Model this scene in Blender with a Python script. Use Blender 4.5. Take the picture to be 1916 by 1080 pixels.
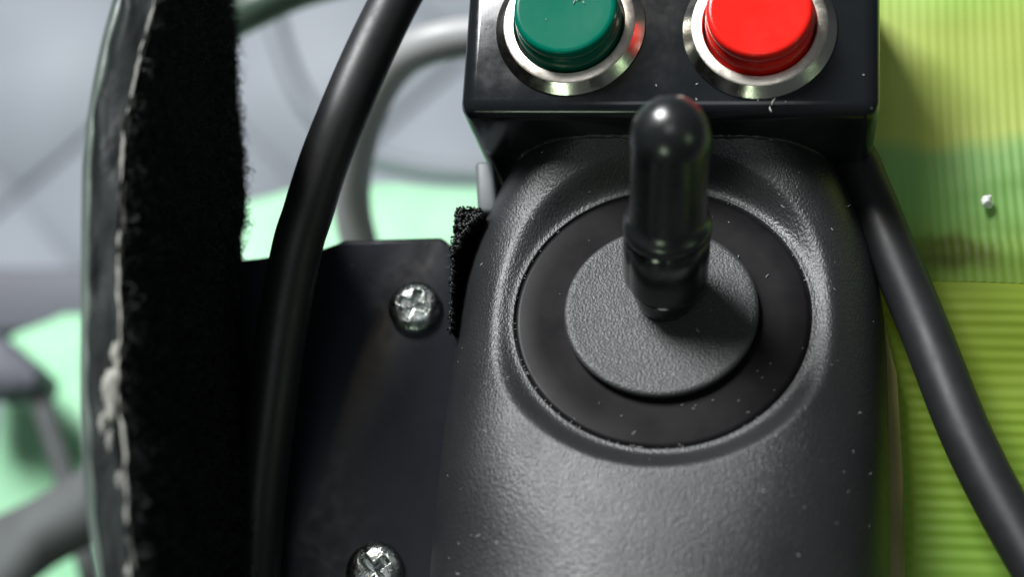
import bpy, bmesh, math, random
from mathutils import Vector, Matrix, noise
random.seed(7)
R = math.radians
S = 0.01                      # everything below is written in centimetres
C = bpy.context.scene
for o in list(bpy.data.objects): bpy.data.objects.remove(o)

# ------------------------------------------------------------------ camera
CX = Vector((.9872, .0619, -.1467)); CZ = Vector((.1583, -.2815, .9464)).normalized()
CX = (CX - CX.dot(CZ)*CZ).normalized(); CY = CZ.cross(CX)
CAM = Vector((0, 0, 67.0)); F = 3000.0
cam = bpy.data.cameras.new('camera'); co = bpy.data.objects.new('camera', cam); C.collection.objects.link(co)
m = Matrix((CX, CY, CZ)).transposed().to_4x4(); m.translation = CAM*S; co.matrix_world = m
cam.sensor_width = 36; cam.lens = 36*F/1916; cam.clip_start = .005; cam.clip_end = 50
cam.dof.use_dof = True; cam.dof.focus_distance = .243; cam.dof.aperture_fstop = 9.5; cam.dof.aperture_blades = 0
C.camera = co
C.render.resolution_x = 1024; C.render.resolution_y = 578

# ------------------------------------------------------------------ light
W = bpy.data.worlds.new('World'); C.world = W; W.use_nodes = True
bg = W.node_tree.nodes['Background']; bg.inputs[0].default_value = (.86, .93, 1, 1); bg.inputs[1].default_value = .065
def area(name, dirv, dist, sx, sy, power, col, target=Vector((-2, 7, 44))):
    l = bpy.data.lights.new(name, 'AREA'); l.shape = 'RECTANGLE'; l.size = sx*S; l.size_y = sy*S
    l.energy = power; l.color = col
    o = bpy.data.objects.new(name, l); C.collection.objects.link(o)
    d = Vector(dirv).normalized(); o.location = (target + d*dist)*S
    o.rotation_euler = d.to_track_quat('Z', 'Y').to_euler()
    return o
area('window_light', (-.62, .86, 1), 150, 50, 62, 43, (.97, .985, 1))
area('warm_lamp', (-.235, .54, 1), 110, 8, 9, .6, (1, .80, .45), target=Vector((-4.62, 11.0, 45)))
area('front_fill_light', (-.25, -.9, .42), 120, 30, 18, 1.1, (.80, 1, .72))  # added low front panel, unseen, reflects in the bezels and the stick
area('overhead_fill_light', (.0, -.12, 1), 150, 50, 40, 1.4, (.95, .98, 1))  # added overhead fill, no known source, lifts the back of the housing
area('right_green_fill_light', (.85, -.35, .45), 160, 26, 40, .9, (.7, 1, .6))  # added unseen green fill, puts a green reflection on the stick's right side
C.view_settings.view_transform = 'Standard'; C.view_settings.look = 'None'
C.view_settings.exposure = 0.0; C.view_settings.gamma = 1

# ------------------------------------------------------------------ helpers
def at(px, py, z):            # where the sight line of a spot of the photograph meets the level z
    d = CX*((px-958)/F) + CY*((540-py)/F) - CZ
    return CAM + d*((z-CAM.z)/d.z)
def atd(px, py, dep):
    return CAM + (CX*((px-958)/F) + CY*((540-py)/F) - CZ)*dep
def tag(o, label=None, cat=None, group=None, kind=None):
    if label: o['label'] = label
    if cat: o['category'] = cat
    if group: o['group'] = group
    if kind: o['kind'] = kind
    return o
ORG = {}
def thing(name, loc, label, cat, group=None):
    o = bpy.data.objects.new(name, None); C.collection.objects.link(o); o.location = Vector(loc)*S
    o.empty_display_size = .01; ORG[o] = Vector(loc); return tag(o, label, cat, group)
def obj(name, verts, faces, mat, parent=None, origin=None, smooth=True, sharp=None):
    """verts in world centimetres; one mesh object under parent"""
    if origin is None: origin = ORG[parent] if parent is not None else Vector((0, 0, 0))
    me = bpy.data.meshes.new(name)
    me.from_pydata([tuple((Vector(v)-origin)*S) for v in verts], [], faces)
    bm = bmesh.new(); bm.from_mesh(me); bmesh.ops.recalc_face_normals(bm, faces=bm.faces); bm.to_mesh(me); bm.free()
    if smooth: me.polygons.foreach_set('use_smooth', [True]*len(me.polygons))
    if sharp is not None: me.set_sharp_from_angle(angle=R(sharp))
    me.materials.append(mat)
    o = bpy.data.objects.new(name, me); C.collection.objects.link(o)
    if parent is not None: o.parent = parent
    else: o.location = origin*S
    ORG[o] = origin
    return o
def frame(W_, up=(0, 1, 0)):
    w = Vector(W_).normalized(); u = Vector(up).cross(w).normalized(); v = w.cross(u); return u, v, w
def lathe(prof, o, fr=(Vector((1,0,0)), Vector((0,1,0)), Vector((0,0,1))), n=64, rf=None, cap0=True, cap1=True):
    u, v, w = fr; V = []; Fc = []
    for (r, h) in prof:
        for k in range(n):
            a = 2*math.pi*k/n; rr = r*(rf(a, h) if rf else 1)
            V.append(o + u*(rr*math.cos(a)) + v*(rr*math.sin(a)) + w*h)
    for i in range(len(prof)-1):
        for k in range(n):
            k2 = (k+1) % n; Fc.append((i*n+k, i*n+k2, (i+1)*n+k2, (i+1)*n+k))
    if cap0: Fc.append(tuple(range(n)))
    if cap1: Fc.append(tuple((len(prof)-1)*n+k for k in range(n)))
    return V, Fc
def spline(P, n=14):
    P = [Vector(p) for p in P]; Q = [2*P[0]-P[1]] + P + [2*P[-1]-P[-2]]; out = []
    for i in range(1, len(Q)-2):
        a, b, c, d = Q[i-1:i+3]
        for k in range(n):
            t = k/n; out.append(.5*((2*b) + (c-a)*t + (2*a-5*b+4*c-d)*t*t + (3*b-a-3*c+d)*t**3))
    out.append(P[-1]); return out
def tube(path, rad, n=24, caps=True):
    V = []; Fc = []; m_ = len(path); ref = Vector((.3, .1, 1)); t0 = (path[1]-path[0]).normalized()
    u = t0.cross(ref).normalized()
    for i, p in enumerate(path):
        t = (path[min(i+1, m_-1)] - path[max(i-1, 0)]).normalized()
        u = (u - u.dot(t)*t).normalized(); v = t.cross(u)
        r = rad(i/(m_-1)) if callable(rad) else rad
        for k in range(n):
            a = 2*math.pi*k/n; V.append(p + u*(r*math.cos(a)) + v*(r*math.sin(a)))
    for i in range(m_-1):
        for k in range(n):
            k2 = (k+1) % n; Fc.append((i*n+k, i*n+k2, (i+1)*n+k2, (i+1)*n+k))
    if caps: Fc.append(tuple(range(n))); Fc.append(tuple((m_-1)*n+k for k in range(n)))
    return V, Fc
def prism(poly, z0, z1, bev=.1, seg=3):
    """poly: list of (x,y) cm; returns verts, faces of a bevelled slab"""
    bm = bmesh.new(); lo = [bm.verts.new((x, y, z0)) for x, y in poly]; hi = [bm.verts.new((x, y, z1)) for x, y in poly]
    n = len(poly); bm.faces.new(lo[::-1]); bm.faces.new(hi)
    for i in range(n): bm.faces.new((lo[i], lo[(i+1) % n], hi[(i+1) % n], hi[i]))
    if bev: bmesh.ops.bevel(bm, geom=list(bm.edges), offset=bev, segments=seg, affect='EDGES', profile=.5, clamp_overlap=True)
    bm.verts.index_update(); V = [v.co.copy() for v in bm.verts]; Fc = [tuple(v.index for v in f.verts) for f in bm.faces]; bm.free()
    return V, Fc
def grid(fn, nu, nv):
    V = [fn(i/nu, j/nv) for j in range(nv+1) for i in range(nu+1)]; w = nu+1
    return V, [(j*w+i, j*w+i+1, (j+1)*w+i+1, (j+1)*w+i) for j in range(nv) for i in range(nu)]
def join(parts):
    V = []; Fc = []
    for v, f in parts:
        b = len(V); V += list(v); Fc += [tuple(i+b for i in q) for q in f]
    return V, Fc
def sm(a, b, x):
    t = min(1, max(0, (x-a)/(b-a))); return t*t*(3-2*t)

# ------------------------------------------------------------------ materials
def mat(name, col, rough=.5, metal=0, bump=0, bscale=20, bdist=.01, col2=None, cscale=2, stretch=(1, 1, 1),
        rvar=0, spec=.5, detail=4, sheen=0, transl=0, scratches=0, coat=0, seg=(.4, .6)):
    m_ = bpy.data.materials.new(name); m_.use_nodes = True; nt = m_.node_tree; N = nt.nodes; L = nt.links
    b = N['Principled BSDF']; b.inputs['Base Color'].default_value = (*col, 1); b.inputs['Roughness'].default_value = rough
    b.inputs['Metallic'].default_value = metal; b.inputs['Specular IOR Level'].default_value = spec
    b.inputs['Coat Weight'].default_value = coat
    b.inputs['Sheen Weight'].default_value = sheen; b.inputs['Sheen Roughness'].default_value = .4
    tc = N.new('ShaderNodeTexCoord'); mp = N.new('ShaderNodeMapping'); L.new(tc.outputs['Object'], mp.inputs[0])
    mp.inputs['Scale'].default_value = [100*s for s in stretch]
    def nz(scale, det=4, rg=.55):
        n_ = N.new('ShaderNodeTexNoise'); n_.inputs['Scale'].default_value = scale; n_.inputs['Detail'].default_value = det
        n_.inputs['Roughness'].default_value = rg; L.new(mp.outputs[0], n_.inputs['Vector']); return n_
    if col2:
        n_ = nz(cscale); r_ = N.new('ShaderNodeValToRGB'); L.new(n_.outputs[0], r_.inputs[0])
        r_.color_ramp.elements[0].color = (*col, 1); r_.color_ramp.elements[1].color = (*col2, 1)
        r_.color_ramp.elements[0].position = seg[0]; r_.color_ramp.elements[1].position = seg[1]
        L.new(r_.outputs[0], b.inputs['Base Color'])
    if rvar:
        n_ = nz(cscale*1.7, 6, .65); mr = N.new('ShaderNodeMapRange'); L.new(n_.outputs[0], mr.inputs[0])
        mr.inputs[1].default_value = .3; mr.inputs[2].default_value = .7
        mr.inputs[3].default_value = max(.02, rough-rvar); mr.inputs[4].default_value = min(1, rough+rvar)
        L.new(mr.outputs[0], b.inputs['Roughness'])
    last = None
    if bump:
        n_ = nz(bscale, detail, .5); bp = N.new('ShaderNodeBump'); bp.inputs['Strength'].default_value = bump
        bp.inputs['Distance'].default_value = bdist*S; L.new(n_.outputs[0], bp.inputs['Height']); last = bp
    if scratches:
        mp2 = N.new('ShaderNodeMapping'); L.new(tc.outputs['Object'], mp2.inputs[0])
        mp2.inputs['Scale'].default_value = (100*6, 100*.5, 100*.5); mp2.inputs['Rotation'].default_value = (0, 0, .25)
        n2 = N.new('ShaderNodeTexNoise'); n2.inputs['Scale'].default_value = 5; n2.inputs['Detail'].default_value = 5
        L.new(mp2.outputs[0], n2.inputs['Vector'])
        bp = N.new('ShaderNodeBump'); bp.inputs['Strength'].default_value = scratches; bp.inputs['Distance'].default_value = .004*S
        L.new(n2.outputs[0], bp.inputs['Height'])
        if last: L.new(last.outputs[0], bp.inputs['Normal'])
        last = bp
    if last: L.new(last.outputs[0], b.inputs['Normal'])
    if transl:
        out = N['Material Output']; t = N.new('ShaderNodeBsdfTranslucent'); t.inputs[0].default_value = (*col, 1)
        mx = N.new('ShaderNodeMixShader'); mx.inputs[0].default_value = transl
        L.new(b.outputs[0], mx.inputs[1]); L.new(t.outputs[0], mx.inputs[2]); L.new(mx.outputs[0], out.inputs[0])
    return m_
M_box = mat('glossy_black_abs', (.010, .012, .014), .17, rvar=.06, cscale=1.2, bump=.1, bscale=5, bdist=.006, scratches=.10)
M_hous = mat('grained_black_plastic', (.018, .0195, .021), .41, spec=.65, bump=1, bscale=32, bdist=.014, stretch=(1, .6, .8), rvar=.09, cscale=.5, detail=3,
             col2=(.024, .026, .027))
M_disc = mat('grained_dark_disc', (.042, .045, .046), .42, bump=.9, bscale=30, bdist=.018, detail=2, rvar=.05)
M_gait = mat('smooth_rubber_ring', (.006, .0055, .0065), .34, rvar=.05, cscale=1.2, bump=.03, bscale=5, bdist=.006, col2=(.010, .0095, .0105), spec=.09)
M_stick = mat('glossy_black_rubber', (.007, .009, .009), .19, rvar=.04, cscale=3, spec=1.0, bump=.1, bscale=4, bdist=.02)
M_cable = mat('black_cable_jacket', (.014, .015, .016), .46, rvar=.07, cscale=1.5, bump=.15, bscale=4, bdist=.02)
M_cableg = mat('grey_cable_jacket', (.36, .37, .37), .4, rvar=.05)
M_plate = mat('black_painted_plate', (.024, .028, .040), .50, spec=.5, rvar=.10, cscale=2.5, scratches=.25, bump=.2, bscale=8, bdist=.01)
M_zinc = mat('zinc_plated_steel', (.72, .76, .76), .30, 1, bump=.7, bscale=6, bdist=.05, rvar=.12, cscale=4, col2=(.35, .40, .38), seg=(.35, .65))
M_steel = mat('polished_steel', (.74, .72, .64), .22, 1, rvar=.06, cscale=3, bump=.2, bscale=3, bdist=.02)
M_brush = mat('satin_steel_rim', (.80, .74, .65), .36, 1, rvar=.08, cscale=5, bump=.25, bscale=16, bdist=.01)
M_green = mat('green_button_plastic', (.0, .135, .085), .22, spec=.12, rvar=.04, cscale=1.6, bump=.08, bscale=7, bdist=.01)
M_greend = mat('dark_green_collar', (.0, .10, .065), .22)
M_red = mat('red_button_plastic', (.80, .016, .010), .20, spec=.35, rvar=.04, cscale=1.6, bump=.1, bscale=7, bdist=.01)
M_well = mat('black_button_well', (.006, .006, .006), .5)
M_felt = mat('black_loop_felt', (.0035, .004, .004), .95, spec=.1, bump=1, bscale=9, bdist=.08)
M_fibre = mat('black_fibre', (.017, .020, .020), .6, spec=.3)
M_shell = mat('cloudy_grey_plastic', (.065, .085, .075), .38, rvar=.1, cscale=1.1, bump=.6, bscale=1.6, bdist=.12,
              col2=(.13, .17, .145), stretch=(1, .35, 1), transl=.15)
M_liner = mat('dark_grey_liner', (.010, .013, .013), .5, rvar=.15, cscale=1.5, bump=.8, bscale=2.2, bdist=.10,
              spec=.12, col2=(.03, .036, .035), stretch=(1, .4, 1), seg=(.42, .7))
M_glue = mat('dried_glue', (.24, .24, .22), .6, bump=.4, bscale=6, bdist=.02, col2=(.34, .34, .30), cscale=1.2)
M_lint = mat('white_lint', (.55, .57, .55), .8)
M_dust = mat('grey_dust', (.28, .29, .28), .8)
M_floor = mat('pale_grey_floor', (.22, .24, .27), .6, col2=(.24, .26, .29), cscale=.12)
M_band = mat('dark_grey_board', (.10, .105, .13), .6)
M_mint = mat('mint_green_plastic', (.33, .70, .42), .5, col2=(.40, .75, .48), cscale=.5)
M_strap = mat('dark_grey_strap', (.085, .092, .092), .7, col2=(.11, .12, .12), cscale=.6)
M_tab = mat('light_grey_tab', (.10, .115, .12), .5, col2=(.14, .155, .16))
M_hem = mat('olive_hem_tape', (.30, .30, .11), .55, col2=(.36, .35, .14), cscale=1)
M_hook = mat('black_hook_tape', (.010, .012, .011), .35)

def bag_material(name, lowpart):
    """green film colour: soft yellow-green, green and olive patches, in the sheet's own metres"""
    m_ = bpy.data.materials.new(name); m_.use_nodes = True; nt = m_.node_tree; N = nt.nodes; L = nt.links; b = N['Principled BSDF']
    b.inputs['Roughness'].default_value = .6
    tc = N.new('ShaderNodeTexCoord'); sp = N.new('ShaderNodeSeparateXYZ'); L.new(tc.outputs['Object'], sp.inputs[0])
    mp = N.new('ShaderNodeMapping'); mp.inputs['Scale'].default_value = (45, 60, 60); L.new(tc.outputs['Object'], mp.inputs[0])
    nz = N.new('ShaderNodeTexNoise'); nz.inputs['Scale'].default_value = 1; nz.inputs['Detail'].default_value = 2; L.new(mp.outputs[0], nz.inputs['Vector'])
    mr = N.new('ShaderNodeMath'); mr.operation = 'MULTIPLY_ADD'; L.new(nz.outputs[0], mr.inputs[0]); mr.inputs[1].default_value = .012
    L.new(sp.outputs[1], mr.inputs[2])
    rng = N.new('ShaderNodeMapRange'); L.new(mr.outputs[0], rng.inputs[0])
    rp = N.new('ShaderNodeValToRGB'); L.new(rng.outputs[0], rp.inputs[0]); e = rp.color_ramp.elements
    if lowpart:
        rng.inputs[1].default_value = -.060; rng.inputs[2].default_value = .012
        stops = [(0, (.24, .46, .07)), (.35, (.20, .36, .025)), (.7, (.21, .31, .015)), (1, (.25, .35, .025))]
    else:
        rng.inputs[1].default_value = 0.0; rng.inputs[2].default_value = .060
        stops = [(0, (.16, .26, .015)), (.15, (.22, .38, .06)), (.28, (.25, .50, .12)), (.44, (.27, .51, .15)), (.50, (.50, .61, .13)), (.8, (.49, .61, .12)), (1, (.40, .74, .14))]
    e[0].position, e[0].color = stops[0][0], (*stops[0][1], 1); e[1].position, e[1].color = stops[-1][0], (*stops[-1][1], 1)
    for p, c in stops[1:-1]:
        k = e.new(p); k.color = (*c, 1)
    col = rp.outputs[0]
    if not lowpart:           # dark olive patch just above the seam
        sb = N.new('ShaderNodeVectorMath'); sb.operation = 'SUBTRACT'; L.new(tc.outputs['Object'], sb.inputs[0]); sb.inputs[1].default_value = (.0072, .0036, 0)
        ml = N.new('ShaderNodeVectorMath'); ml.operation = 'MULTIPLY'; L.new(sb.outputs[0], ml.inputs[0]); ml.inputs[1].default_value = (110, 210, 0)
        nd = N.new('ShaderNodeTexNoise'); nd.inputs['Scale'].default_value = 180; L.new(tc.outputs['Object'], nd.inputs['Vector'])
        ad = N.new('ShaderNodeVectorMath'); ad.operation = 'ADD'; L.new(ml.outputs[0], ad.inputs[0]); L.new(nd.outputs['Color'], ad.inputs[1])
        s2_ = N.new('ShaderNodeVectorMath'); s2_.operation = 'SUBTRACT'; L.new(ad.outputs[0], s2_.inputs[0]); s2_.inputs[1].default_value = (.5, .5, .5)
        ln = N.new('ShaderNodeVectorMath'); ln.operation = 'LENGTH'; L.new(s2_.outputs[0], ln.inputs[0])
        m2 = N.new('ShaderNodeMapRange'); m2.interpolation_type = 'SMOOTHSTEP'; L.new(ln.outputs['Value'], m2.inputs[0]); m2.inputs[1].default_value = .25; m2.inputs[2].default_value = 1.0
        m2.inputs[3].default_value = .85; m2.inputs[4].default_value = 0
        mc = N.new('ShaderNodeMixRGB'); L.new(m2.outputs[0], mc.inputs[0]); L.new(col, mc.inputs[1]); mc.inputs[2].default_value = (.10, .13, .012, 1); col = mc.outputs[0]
    L.new(col, b.inputs['Base Color'])
    t = N.new('ShaderNodeBsdfTranslucent'); L.new(col, t.inputs[0]); mx = N.new('ShaderNodeMixShader'); mx.inputs[0].default_value = .35
    L.new(b.outputs[0], mx.inputs[1]); L.new(t.outputs[0], mx.inputs[2]); L.new(mx.outputs[0], N['Material Output'].inputs[0])
    return m_

# ------------------------------------------------------------------ setting
V, Fc = grid(lambda u, v: Vector((-300+600*u, -300+600*v, -.6)), 4, 4)
fl_ = tag(obj('floor', V, Fc, M_floor, smooth=False), 'pale blue grey floor far below, out of focus', None, None, 'structure')
tiles = []
TM = [mat('pale_floor_tile', c, .6, col2=tuple(x*1.12 for x in c), cscale=.12) for c in ((.262, .287, .325), (.278, .303, .34), (.252, .277, .312))]
for i in range(-6, 7):
    for j in range(-6, 7):
        k = (i*5+j*3+(i*j) % 4) % 3
        if len(tiles) < 3:
            V, Fc = prism([(-4.93, -4.93), (4.93, -4.93), (4.93, 4.93), (-4.93, 4.93)], -.6, -.3, .1, 1); t_ = obj('floor_tile', V, Fc, TM[len(tiles)], fl_, origin=Vector((0, 0, 0))); tiles.append(t_)
        else:
            t_ = tiles[k].copy(); C.collection.objects.link(t_)
        c_ = Vector((-14+(i-j)*7.1, 10+(i+j)*7.1, .04*((i+j) % 2))); t_.location = c_*S; t_.rotation_euler = (0, 0, R(45))

# ------------------------------------------------------------------ switch box
ZT = 45.0
A = at(857, 214, ZT); B = at(1649, 214, ZT)
y0 = (A.y+B.y)/2; BX0, BX1 = A.x, B.x; ZB = 40.0
bx = thing('control_box', (A.x, y0, ZB), 'glossy black plastic switch box holding the green and the red push buttons', 'switch box')
V, Fc = prism([(BX0, y0), (BX1, y0), (BX1, y0+3.3), (BX0, y0+3.3)], ZB, ZT, .25, 6)
obj('box_shell', V, Fc, M_box, bx)
def push_button(px, py, capm, sidem, name, label):
    c = at(px, py, ZT); c.z = ZT
    V, Fc = lathe([(1.13, .0), (1.135, .03), (1.00, .17)], c, n=72, cap0=False, cap1=False)
    be = obj('button_bezel', V, Fc, M_steel, bx, smooth=True, sharp=30); 
    V, Fc = lathe([(1.00, .17), (.975, .185), (.85, .185), (.835, .165), (.835, -.3)], c, n=72, cap0=False, cap1=False)
    obj('bezel_rim', V, Fc, M_brush, be, sharp=40)
    V, Fc = lathe([(.834, -.05), (.0001, -.05)], c, n=48, cap0=False, cap1=False); obj('button_well', V, Fc, M_well, be)
    V, Fc = lathe([(.795, -.04), (.80, .22), (.79, .34), (.775, .40), (.745, .43)], c, n=72, cap0=False, cap1=False)
    cl = obj('button_collar', V, Fc, sidem, bx); tag(cl, label.replace('cap', 'collar'))
    prof = [(.745, .43), (.765, .46), (.775, .56), (.772, .63), (.755, .675), (.72, .70), (.68, .70)] + [(r, .70-.012*(1-(r/.68)**2)) for r in (.5, .34, .17, .001)]
    V, Fc = lathe(prof, c, n=72, cap0=False, cap1=False)
    tag(obj('button_cap', V, Fc, capm, cl), label)
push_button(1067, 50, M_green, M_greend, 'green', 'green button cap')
push_button(1421, 54, M_red, M_red, 'red', 'red button cap')
def fleck(p, ln, wd, ang, mt, par, name='lint_fleck', n=(0, 0, 1), bend=.3):
    u, v, w = frame(n, (math.cos(ang), math.sin(ang), 0.01)); q = []
    for i in range(4):
        t = i/3-.5; q.append(p + v*(t*ln) + u*(bend*ln*(t*t)) + w*wd*.6)
    V, Fc = tube(q, lambda s: wd*(1-.7*abs(2*s-1)), 5)
    return V, Fc
for (px, py, l_, a) in [(1083, -2, .10, .5), (1074, 3, .07, 1.2), (1092, 4, .05, 2.2), (1022, 36, .02, 1)]:
    p = at(px, py, ZT+.70); V, Fc = fleck(p, l_, .010, a, M_lint, bx); obj('scuff', V, Fc, M_lint, bx)
parts = []
for (px, py, l_, w_, a) in [(1446, 190, .13, .022, 1.1), (1441, 205, .10, .018, 1.9), (1303, 186, .04, .012, 2), (1418, 188, .03, .012, 1.8),
                            (1228, 160, .04, .01, 2), (1304, 157, .04, .01, .4), (1616, 140, .03, .01, .3), (1470, 190, .03, .01, 1)]:
    p = at(px, py, ZT); p.z = ZT+.003; parts.append(fleck(p, l_, w_, a, M_lint, bx))
for (v, f) in parts: obj('lint_fleck', v, f, M_lint, bx)

# ------------------------------------------------------------------ joystick housing
TILT = 14.0
DZ = 44.25
JO = at(1237, 584, DZ)
JW = Vector((0.0, math.sin(R(TILT)), math.cos(R(TILT)))); JU = Vector((1, 0, 0)); JV = JW.cross(JU)
JF = (JU, JV, JW)
def J(u, v, w): return JO + JU*u + JV*v + JW*w
js = thing('joystick_controller', J(0, 0, -4), 'black grained joystick controller with a round rubber ring, disc and upright stick', 'joystick')
HA, HB, HF, HH = 3.38, 4.6, 12.0, 2.3
RING = 2.19
def mmf(u, v):
    return abs(u/HA)**2.3 + (abs(v/HB)**2.3 if v > 0 else abs(v/HF)**3.2)
def houtline(th):
    c, s = math.cos(th), math.sin(th); b = HB if s > 0 else HF; lo_, hi_ = 0, 20.0
    for _ in range(40):
        r = (lo_+hi_)/2
        if mmf(r*c, r*s) > 1: hi_ = r
        else: lo_ = r
    return r*c, r*s
def hw(u, v):
    mm = min(1, mmf(u, v)); ex = 1.9-.95*sm(1.5, 4.5, -v)-.45*sm(.5, 3, v)
    # rounded shoulder
    d = .30 + HH*(math.sqrt(max(0, 1-mm**ex))-1) - .012*max(0, -v-3)**2 + 1.0*sm(2.15, 3.4, math.hypot(u, v))*(max(0, v)/max(.01, math.hypot(u, v)))**2.2
    r = math.hypot(u, v)
    k = sm(2.24, 2.66, r); fl = -.05
    w = fl*(1-k)+d*k
    return w
def hp(t, th):
    ou, ov = houtline(th)
    if t < .5:
        r = RING + (2.72-RING)*(t/.5); u, v = r*math.cos(th), r*math.sin(th)
    else:
        s = (t-.5)/.5; s = math.sin(s*math.pi/2); u0, v0_ = 2.72*math.cos(th), 2.72*math.sin(th)
        u, v = u0+(ou-u0)*s, v0_+(ov-v0_)*s
    return u, v
V = []; Fc = []; nt_, nn = 46, 180
for i in range(nt_+1):
    for k in range(nn):
        th = 2*math.pi*k/nn; u, v = hp(i/nt_, th); V.append(J(u, v, hw(u, v)))
for q in (1.2, 4.5):
    for k in range(nn):
        u, v = houtline(2*math.pi*k/nn); V.append(J(u, v, hw(u, v)-q))
# inner lip
for (r_, w_) in ((RING, -.25),):
    V += [J(r_*math.cos(2*math.pi*k/nn), r_*math.sin(2*math.pi*k/nn), w_) for k in range(nn)]
for i in range(nt_+2):
    for k in range(nn):
        k2 = (k+1) % nn; Fc.append((i*nn+k, i*nn+k2, (i+1)*nn+k2, (i+1)*nn+k))
for k in range(nn):
    k2 = (k+1) % nn; Fc.append((k, k2, (nt_+3)*nn+k2, (nt_+3)*nn+k))
obj('domed_housing', V, Fc, M_hous, js)
V, Fc = lathe([(2.175, -.3), (2.175, -.085), (2.15, -.06), (2.1, -.055), (1.8, -.06), (1.6, -.075), (1.3, -.08), (.5, -.08)], JO, JF, 128, cap0=False)
obj('rubber_ring', V, Fc, M_gait, js)
V, Fc = lathe([(1.38, -.078), (1.415, -.02), (1.43, .04), (1.425, .075), (1.405, .10), (1.365, .11), (1.30, .105), (.9, .10), (.001, .10)], J(0, 0, 0), JF, 128, cap0=False)
obj('centre_disc', V, Fc, M_disc, js)
# stick: leans back towards the box
SB = J(.05, .17, .10)
ray = (SB-CAM).normalized(); imgx = CX; imgy = (CY - CY.dot(ray)*ray).normalized()
sdir = (-ray*math.cos(R(42)) + (imgy*.9985+imgx*.035)*math.sin(R(42))).normalized()
SF = frame(sdir, (0, 1, 0)); SF = (SF[0], SF[1], SF[2])
hexf = lambda a, h: (1-.045*(1-abs(math.cos(3*a)))) if .35 < h < 1.45 else 1
prof = [(.36, -.25), (.40, -.05), (.43, .02), (.455, .10), (.47, .24), (.475, .27), (.45, .29), (.45, .32), (.52, .36), (.60, .46), (.615, .54), (.62, 1.0), (.618, 1.28), (.60, 1.36), (.57, 1.42)]
V, Fc = lathe(prof, SB, SF, 96, rf=hexf)
st = obj('stick', V, Fc, M_stick, js, sharp=24); tag(st, 'black six-sided stick ferrule rising from the disc')
prof = [(.565, 1.40), (.605, 1.44), (.628, 1.50), (.628, 1.60), (.60, 1.66), (.55, 1.72), (.532, 1.85), (.53, 2.2), (.53, 3.05), (.54, 3.18)]
rr = .54
prof += [(rr*math.cos(R(a)), 3.18+.60*math.sin(R(a))) for a in range(8, 90, 8)] + [(.001, 3.78)]
V, Fc = lathe(prof, SB, SF, 64, cap0=True, cap1=False)
obj('rubber_cap', V, Fc, mat('worn_rubber_cap', (.010, .012, .012), .29, rvar=.07, cscale=2, spec=.9, bump=.08, bscale=3, bdist=.02), st)
# lint on the housing (one could not count it)
fl = []
for i in range(45):
    a_ = random.uniform(0, 6.283) if i % 2 else random.gauss(4.2, .7); fl.append(fleck(J(2.185*math.cos(a_), 2.185*math.sin(a_), -.07), random.uniform(.02, .07), .008, a_+random.uniform(-.4, .4), None, None))
for i in range(140):
    for _ in range(50):
        u = random.uniform(-3.2, 3.2); v = random.uniform(-4.8, 3.6)
        ou, ov = houtline(math.atan2(v, u))
        if math.hypot(u, v) < .93*math.hypot(ou, ov): break
    r = math.hypot(u, v); w = hw(u, v) if r > RING else (-.055 if r > 1.47 else .11)
    if r < 1.47 and random.random() < .6: continue
    s = random.choice((.010, .012, .014, .02)); fl.append(fleck(J(u, v, w-.004), s*random.uniform(1.5, 5), s*.55, random.uniform(0, 3.1), None, None))
V, Fc = join(fl); tag(obj('lint_speck', V, Fc, M_dust, js), kind='stuff')
# dried glue where the housing meets the box
pts = []
for i in range(90):
    x = BX0+.75+(BX1-BX0-1.5)*i/89; u = x-JO.x
    lo, hi = 1.5, HB-.001; v = 3
    for _ in range(30):
        v = (lo+hi)/2
        mm = mmf(u, v)
        p = J(u, v, hw(u, v))
        if mm >= 1 or p.y > y0: hi = v
        else: lo = v
    if abs(u) < 2.6: pts.append(J(u, v, hw(u, v)+.01)+Vector((0, -.01, 0)))
V = []; 
V, Fc = tube(pts, lambda s: .035+.030*noise.noise(Vector((s*31, 0, 0))), 8)
V = [v + Vector((0, 0, .03*noise.noise(v*9))) for v in V]
M_seal = mat('black_sealant', (.02, .022, .022), .35, bump=.8, bscale=8, bdist=.04)
obj('sealant_bead', V, Fc, M_seal, js)

# ------------------------------------------------------------------ mounting plate and screws
PZ = 42.3
pl = thing('mounting_plate', at(700, 800, PZ-.4), 'black painted metal mounting plate left of the joystick, with clipped corners', 'plate')
poly = [at(*p, PZ) for p in [(440, 486), (500, 482), (606, 474), (640, 448), (826, 443), (848, 462), (852, 620), (842, 1200), (400, 1200)]]
V, Fc = prism([(p.x, p.y) for p in poly], PZ-.35, PZ, .07, 3)
obj('plate', V, Fc, M_plate, pl)
for (px, py, l_, a) in [(843, 478, .16, .1), (846, 500, .20, .0), (845, 520, .12, .2), (838, 462, .08, .8), (800, 455, .05, 1), (815, 552, .03, 1), (660, 497, .08, .2), (835, 1000, .14, .1), (838, 1012, .1, .6), (704, 530, .05, .5)]:
    p = at(px, py, PZ); p.z = PZ+.003; V, Fc = fleck(p, l_, .010, a, M_dust, pl); obj('paint_chip', V, Fc, M_dust, pl)
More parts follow.
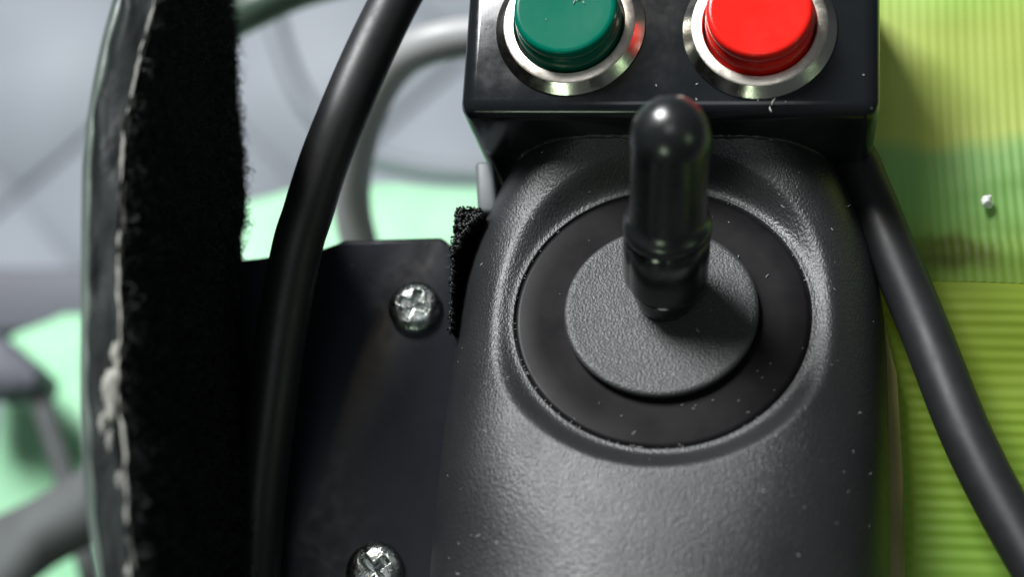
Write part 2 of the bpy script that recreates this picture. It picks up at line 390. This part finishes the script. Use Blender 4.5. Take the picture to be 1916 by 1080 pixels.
def screw_mesh(o, root, name='screw', rot=0.0):
    # domed pan head with a cross recess
    n = 96; K = 1.2
    V = []; 
    def h(r, a):
        hh = .17*math.sqrt(max(0, 1-(r/.37)**3.2))
        c, s = math.cos(a+rot), math.sin(a+rot); x, y = abs(r*c), abs(r*s)
        d = min(x, y); arm = sm(.062, .030, d)*sm(.235, .19, max(x, y))
        return .05+hh - .13*arm*(1-.3*r/.2) 
    NR = 40
    for i in range(NR):
        r = .362*i/(NR-1) if i else .002
        for k in range(n):
            a = 2*math.pi*k/n; V.append(o+Vector((r*math.cos(a), r*math.sin(a), h(r, a)))*K)
    for k in range(n):
        a = 2*math.pi*k/n; V.append(o+Vector((.35*math.cos(a), .35*math.sin(a), -.02))*K)
    Fc = [(i*n+k, i*n+(k+1) % n, (i+1)*n+(k+1) % n, (i+1)*n+k) for i in range(NR) for k in range(n)]
    return obj(name, V, Fc, M_zinc, None, origin=o)
s1 = at(778, 578, PZ); s1.z = PZ
a = screw_mesh(s1, None, 'screw', .35); tag(a, 'silver cross head screw near the top of the mounting plate', 'screw', 'cross head screws in the mounting plate')
s2 = at(704, 1072, PZ); s2.z = PZ
b = a.copy(); C.collection.objects.link(b); b.location = s2*S; b.rotation_euler = (0, 0, 1.1); b.scale = (1.06, 1.06, 1)
tag(b, 'silver cross head screw cut by the bottom edge of the view, on the mounting plate', 'screw', 'cross head screws in the mounting plate')

# ------------------------------------------------------------------ hook tape beside the housing and grey tab
ht = [at(*p, 43.6) for p in [(854, 392), (896, 388), (905, 400), (868, 440), (851, 490), (846, 620), (842, 620), (846, 470)]]
V, Fc = prism([(p.x, p.y) for p in ht], 42.31, 43.6, .03, 2)
hk = obj('hook_tape', V, Fc, M_felt, None, origin=Vector((ht[0].x, ht[0].y, 42.3)))
tag(hk, 'black bristly hook tape wedged between mounting plate and joystick housing', 'tape')
def inpoly(x, y, P):
    c = False; j = len(P)-1
    for i in range(len(P)):
        if (P[i].y > y) != (P[j].y > y) and x < (P[j].x-P[i].x)*(y-P[i].y)/(P[j].y-P[i].y)+P[i].x: c = not c
        j = i
    return c
lo = Vector((min(p.x for p in ht), min(p.y for p in ht))); hi = Vector((max(p.x for p in ht), max(p.y for p in ht))); bl = []
for i in range(500):
    x = random.uniform(lo.x, hi.x); y = random.uniform(lo.y, hi.y)
    if not inpoly(x, y, ht): continue
    z = 43.6; p = Vector((x, y, z)); r = random.uniform(.03, .055)
    q = [p+Vector((r*math.cos(t)*math.cos(i), r*math.cos(t)*math.sin(i), r*1.6*math.sin(t))) for t in (0, .6, 1.2, 1.8, 2.5, 3.1)]
    bl.append(tube(q, .016, 5))
for i in range(500):
    t = random.random(); p = ht[0].lerp(ht[1], t) if i % 3 == 0 else ht[0].lerp(ht[7], t); p = Vector((p.x, p.y, random.uniform(42.4, 43.6)))
    d = Vector((random.uniform(-1, .3), random.uniform(-.3, 1), random.uniform(-.2, 1))).normalized()*random.uniform(.03, .09)
    bl.append(tube([p, p+d*.6, p+d+Vector((.02, -.02, .01))], .006, 4))
V, Fc = join(bl); tag(obj('tape_loop', V, Fc, M_hook, hk), kind='stuff')
gt = [at(*p, 43.2) for p in [(888, 300), (922, 300), (930, 398), (893, 398)]]
V, Fc = prism([(p.x, p.y) for p in gt], 41.5, 43.2, .08, 3)
tag(obj('side_tab', V, Fc, M_tab, None, origin=Vector((gt[0].x, gt[0].y, 41.5))), 'small grey plastic block below the left corner of the switch box', 'plastic block')

# ------------------------------------------------------------------ felt covered side panel
WZ = 48.5
seam = [(345, -140), (330, -95), (300, -20), (272, 80), (247, 190), (232, 290), (229, 400), (224, 520), (228, 620), (222, 720), (236, 850), (240, 950), (248, 1080), (262, 1250)]
left = [(238, -140), (225, -95), (212, -20), (186, 80), (165, 190), (152, 290), (149, 400), (148, 520), (148, 620), (147, 720), (148, 850), (158, 950), (176, 1080), (200, 1250)]
sp = spline([at(*p, WZ) for p in seam], 16); lp = spline([at(*p, WZ-.55) for p in left], 16); NP = len(sp)
pn = thing('felt_side_panel', (sp[90].x, sp[90].y, 42.3), 'tall side panel with black fuzzy felt face and cloudy grey plastic outer layer', 'panel')
def nzz(p, s=1.3, a=1): return a*noise.noise(Vector((p.x*s, p.y*s*.5, p.z*s)))
# outer cloudy plastic layer: outside face down, round shoulder, towards the liner
def strip(cols):
    n = len(cols[0]); V = [c for col in cols for c in col]
    return V, [(j*n+i, j*n+i+1, (j+1)*n+i+1, (j+1)*n+i) for j in range(len(cols)-1) for i in range(n-1)]
cols = [[] for _ in range(9)]; cols2 = [[] for _ in range(8)]
for i in range(NP):
    l, s = lp[i], sp[i]; dx = s.x-l.x; k = nzz(l, .9, .05); f = .36+.10*noise.noise(Vector((i*.08, 3, 0)))
    y = l.y; yy = s.y
    ps = [(0, -2.2), (0, -1.2), (0, -.4), (.02, -.1), (.08, .10), (.16, .22), (.25, .30), (f, .34), (f+.02, .05)]
    for j, (a_, b_) in enumerate(ps):
        cols[j].append(Vector((l.x+dx*a_+k*.4, y+(yy-y)*a_, l.z+b_+k*(j > 2))))
    ps = [(f-.06, .05), (f+.02, .36), (f+.12, .42), (f+.25, .40), (.78, .36), (.86, .40), (.93, .36), (1.0, .22)]
    for j, (a_, b_) in enumerate(ps):
        q = Vector((l.x+dx*a_, y+(yy-y)*a_, l.z+b_)); kk = .16*noise.noise(Vector((q.x*2.2, q.y*.7, j*.5)))
        q.z += kk; q.x += .25*kk; cols2[j].append(q)
V, Fc = strip(cols); sh = obj('outer_shell', V, Fc, M_shell, pn)
V, Fc = strip(cols2); obj('liner', V, Fc, M_liner, pn)
# glue line
path = []
for i in range(0, NP):
    p = sp[i].copy(); p.x += .05*noise.noise(Vector((i*.21, 0, 5))); p.z += .02; path.append(p)
def gr(s):
    i = s*(NP-1); b_ = .032+.016*noise.noise(Vector((i*.25, 1, 1)))+.007*noise.noise(Vector((i*1.3, 1, 1)))
    return max(.015, b_)
V, Fc = tube(path, gr, 10); V = [v+Vector((noise.noise(v*7), noise.noise(v*7+Vector((9, 9, 9))), noise.noise(v*6)))*.016 for v in V]
obj('glue_seam', V, Fc, M_glue, pn)
bl = []
for (px, py, r) in [(216, 662, .10), (206, 730, .19), (190, 792, .07), (204, 826, .07), (222, 898, .07), (243, 1062, .08), (230, 280, .05), (247, 175, .04)]:
    c = at(px, py, WZ+.02)
    bm = bmesh.new(); bmesh.ops.create_icosphere(bm, subdivisions=3, radius=r)
    Vv = [c+v.co*(1+.9*noise.noise(v.co*(1.3/r)+c)) *1.0 for v in bm.verts]; Vv = [c+Vector(((v-c).x*.62, (v-c).y*1.35, (v-c).z*.35)) for v in Vv]
    bm.verts.index_update(); bl.append((Vv, [tuple(v.index for v in f.verts) for f in bm.faces])); bm.free()
for v, f in bl: obj('glue_lump', v, f, M_glue, pn)
# felt face
bot = [(410, -100), (418, -70), (428, 0), (438, 80), (444, 190), (456, 300), (458, 400), (450, 480), (462, 620), (475, 720), (485, 850), (490, 950), (500, 1080), (520, 1250)]
bp_ = spline([at(*p, 42.15) for p in bot], 16)
def felt(u, v):
    i = u*(NP-1); a_ = int(min(NP-2, i)); p = sp[a_].lerp(sp[a_+1], i-a_)
    g = bp_[a_].lerp(bp_[a_+1], i-a_); q = (p+Vector((.03, 0, .12))).lerp(g, v); q.x += .05*math.sin(v*math.pi); k = .06*noise.noise(q*2.0)+.035*noise.noise(q*6)
    q.x += k; return q
V, Fc = grid(felt, 260, 60); obj('felt_face', V, Fc, M_felt, pn)
V, Fc = grid(lambda u, v: felt(v, 0)+Vector((-.09*u*3, 0, -.05*u)) if u < .5 else felt(v, 0)+Vector((-.3, 0, -5*u)), 2, 260)
# fibres
fb = []
def curl(p, nrm, size, turns, rad):
    u, v, w = frame(nrm, (random.uniform(-1, 1), random.uniform(-1, 1), random.uniform(-1, 1))); q = []; n = 7; ph = random.uniform(0, 6.28)
    for i in range(n):
        t = i/(n-1); a_ = ph+turns*6.28*t
        q.append(p + w*(size*1.3*math.sin(t*2.6)) + u*(size*.55*(math.cos(a_)-math.cos(ph))) + v*(size*.55*(math.sin(a_)-math.sin(ph))))
    return tube(q, rad, 3, False)
for i in range(15000):
    u = random.uniform(.0, .97); v = .93*random.random()**.9
    if i % 3 == 0: u = random.uniform(0, .5); v = random.uniform(.7, .97 if u < .40 else .93)
    p = felt(u, v); n = Vector((1, random.uniform(-.5, .5), random.uniform(-.6, .6)))
    fb.append(curl(p, n, random.choice((.05, .06, .07, .09, .13)), random.uniform(.3, .9), random.uniform(.0028, .005)))
for i in range(700):
    u = random.uniform(0, .6); v = random.uniform(.55, .93)
    fb.append(curl(felt(u, v), Vector((1, random.uniform(-.3, .6), random.uniform(-.6, .6))), random.choice((.12, .15, .19)), random.uniform(.5, 1.0), random.uniform(.0028, .0045)))
grey = []
for i in range(420):
    u = random.uniform(.1, .97); v = .02+.22*random.random()**1.6; u += .02*noise.noise(Vector((u*30, 0, 0)))
    if noise.noise(Vector((u*26, v*9, 3))) < .05: continue
    grey.append(curl(felt(u, v)+Vector((.03, 0, 0)), Vector((1, .2, .6)), random.choice((.06, .09, .12)), random.uniform(.2, .7), random.uniform(.003, .006)))
V, Fc = join(grey); tag(obj('worn_fibre', V, Fc, mat('grey_worn_fibre', (.07, .078, .078), .6), pn), kind='stuff')
V, Fc = join(fb); tag(obj('felt_fibre', V, Fc, M_fibre, pn, smooth=True), kind='stuff')

# ------------------------------------------------------------------ cables
def cable(name, ctrl, rad, mt, label):
    P = [at(*c) for c in ctrl]; path = spline(P, 16)
    path = [p+Vector((noise.noise(p*.6), noise.noise(p*.6+Vector((5, 5, 5))), 0))*.015 for p in path]
    V, Fc = tube(path, rad, 32)
    return tag(obj(name, V, Fc, mt, None, origin=path[0].copy()), label, 'cable')
cable('cable', [(900, -330, 42.5), (798, -110, 44.0), (739, 0, 44.2), (690, 100, 44.3), (646, 200, 44.3), (606, 300, 44.2), (575, 400, 44.1), (553, 480, 44.0), (515, 700, 43.6), (485, 950, 43.2), (465, 1250, 43.0)], .395, M_cable,
      'thick black cable bending down in front of the mounting plate beside the felt panel')
cable('cable', [(1420, 150, 42.0), (1570, 260, 42.6), (1624, 360, 42.8), (1672, 480, 42.9), (1732, 620, 43.0), (1802, 800, 43.2), (1893, 980, 43.4), (2040, 1230, 43.7)], .375, M_cable,
      'thick black cable curving down over the green ribbed bag, right of the joystick')
cable('cable', [(1010, 70, 37.5), (900, 66, 37.6), (800, 84, 37.5), (735, 125, 37.1), (690, 200, 36.5), (663, 300, 35.5), (660, 400, 34.5), (690, 520, 33.5), (720, 640, 33)], .42, M_cableg,
      'grey blurred cable looping out from behind the left side of the switch box')
cable('cable', [(700, -60, 36), (560, -22, 36), (470, 18, 36), (380, 62, 35.5), (280, 90, 35)], .44, mat('dark_green_grey_jacket', (.05, .085, .06), .4),
      'dull green blurred cable crossing behind the top of the felt panel')
cable('cable', [(505, -80, 24), (512, 20, 24), (535, 110, 24), (585, 210, 24), (680, 285, 24), (800, 318, 24), (920, 326, 24)], .33, mat('slate_cable', (.20, .22, .25), .5),
      'thin slate cable lying far below, barely visible out of focus')

# ------------------------------------------------------------------ things far below on the left
def slab(name, pts, z0, z1, mt, label, cat, bev=.3):
    P = [at(*p, z1) for p in pts]; V, Fc = prism([(p.x, p.y) for p in P], z0, z1, bev, 3)
    return tag(obj(name, V, Fc, mt, None, origin=Vector((P[0].x, P[0].y, z0))), label, cat)
slab('mint_tray', [(380, 385), (560, 352), (740, 345), (980, 342), (980, 800), (380, 800)], 21, 26, M_mint, 'pale mint green plastic lid seen blurred between felt panel and switch box', 'plastic lid', .5)
slab('dark_board', [(-300, 498), (420, 498), (420, 600), (-300, 640)], 20, 22.6, M_band, 'blurred dark grey board lying across the floor left of the felt panel', 'board', .2)
slab('plastic_sheet', [(5, 622), (120, 590), (300, 560), (300, 1250), (-60, 1250), (5, 900)], 22.7, 25, M_mint, 'blurred mint green plastic sheet under the dark strap at lower left', 'plastic sheet', .4)
slab('grey_strap', [(-60, 985), (60, 935), (150, 880), (260, 800), (300, 960), (190, 985), (80, 1045), (-60, 1180)], 29, 29.6, M_strap, 'wide dark grey strap crossing the lower left corner, out of focus', 'strap', .15)
fr_ = thing('folded_frame', at(40, 700, 27), 'blurred dark grey metal frame with a slanted leg over the mint green sheet', 'metal frame')
V, Fc = prism([(p.x, p.y) for p in [at(*q, 28) for q in [(-120, 590), (-10, 620), (35, 660), (75, 695), (60, 735), (-20, 722), (-120, 730)]]], 26.5, 28, .2, 3)
obj('frame_bracket', V, Fc, M_band, fr_)
V, Fc = tube(spline([at(60, 690, 27.4), at(88, 780, 27.2), at(118, 880, 27), at(150, 1000, 27), at(180, 1120, 27)], 6), .30, 16)
obj('frame_leg', V, Fc, M_strap, fr_)

# ------------------------------------------------------------------ green ribbed bag on the right
GZ = 42.1
g0 = at(1700, 512, GZ)
gb = thing('green_bag', (g0.x, g0.y, GZ-.5), 'green ribbed plastic bag with a cross seam, lying right of the joystick', 'bag')
M_b1 = bag_material('bag_film_upper', False); M_b2 = bag_material('bag_film_lower', True)
X0, X1 = at(1560, 512, GZ).x, at(2120, 512, GZ).x
sl = .10
def up(u, v):
    y = g0.y-.12+ v*9; x = X0 + (X1-X0)*u - (y-g0.y)*sl*0
    xr = x + (y-g0.y)*.085 - .02*(y-g0.y)**2*.4
    rib = (.0075-.0045*sm(1.8, 3.5, y-g0.y))*math.cos(2*math.pi*xr/.150)
    wave = .18*noise.noise(Vector((x*.35, y*.35, 2)))+.08*noise.noise(Vector((x*.9, y*1.1, 7)))
    ww = y-g0.y+.12*noise.noise(Vector((x*.7, 0, 4)))
    edge = -.03*math.exp(-((y-g0.y)/.25)**2)+.05*math.exp(-((ww-.42)/.10)**2)-.04*math.exp(-((ww-.62)/.14)**2)+.035*math.exp(-((ww-.95-.25*(x-X0))/.10)**2)
    return Vector((x, y, GZ+rib*(1-.6*math.exp(-((y-g0.y)/.2)**2))+wave+edge))
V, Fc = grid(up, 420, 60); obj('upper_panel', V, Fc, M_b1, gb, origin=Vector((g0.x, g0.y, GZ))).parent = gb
def low(u, v):
    y = g0.y+.3 - v*8.4; x = X0+(X1-X0)*u
    yr = y+.02*math.sin(x*.8)+.05*noise.noise(Vector((y*1.3, x*.12, 9)))
    rib = .010*(.7+.5*noise.noise(Vector((y*2.1, x*.15, 3))))*math.cos(2*math.pi*yr/.195)*sm(0, .4, g0.y-y)
    wave = .16*noise.noise(Vector((x*.35, y*.3, 12)))+.05*noise.noise(Vector((x*.9, y*1.1, 17)))
    wu = .18*noise.noise(Vector((x*.35, y*.35, 2)))+.08*noise.noise(Vector((x*.9, y*1.1, 7))); kk = sm(.2, 1.6, g0.y-y); wave = wu*(1-kk)+wave*kk
    return Vector((x, y, GZ-.010+rib+wave-.03*math.exp(-((y-g0.y)/.25)**2)))
V, Fc = grid(low, 60, 420); obj('lower_panel', V, Fc, M_b2, gb, origin=Vector((g0.x, g0.y, GZ)))
for o in gb.children:
    o.location = (Vector((g0.x, g0.y, GZ))-ORG[gb])*S
hx = [at(*p, GZ+.55) for p in [(1600, 560), (1655, 580), (1678, 700), (1690, 900), (1698, 1200), (1500, 1200), (1500, 560)]]
V, Fc = prism([(p.x, p.y) for p in hx], GZ-.1, GZ+.55, .12, 3); obj('hem_tape', V, Fc, M_hem, gb)
c = at(1848, 378, GZ+.12); bm = bmesh.new(); bmesh.ops.create_icosphere(bm, subdivisions=3, radius=.085)
V = [c+v.co*(1+.9*noise.noise(v.co*14)) for v in bm.verts]; bm.verts.index_update(); Fc = [tuple(v.index for v in f.verts) for f in bm.faces]; bm.free()
tag(obj('foam_crumb', V, Fc, mat('white_foam', (.85, .87, .84), .6), None, origin=c), 'tiny white crumb on the upper part of the green bag', 'crumb')
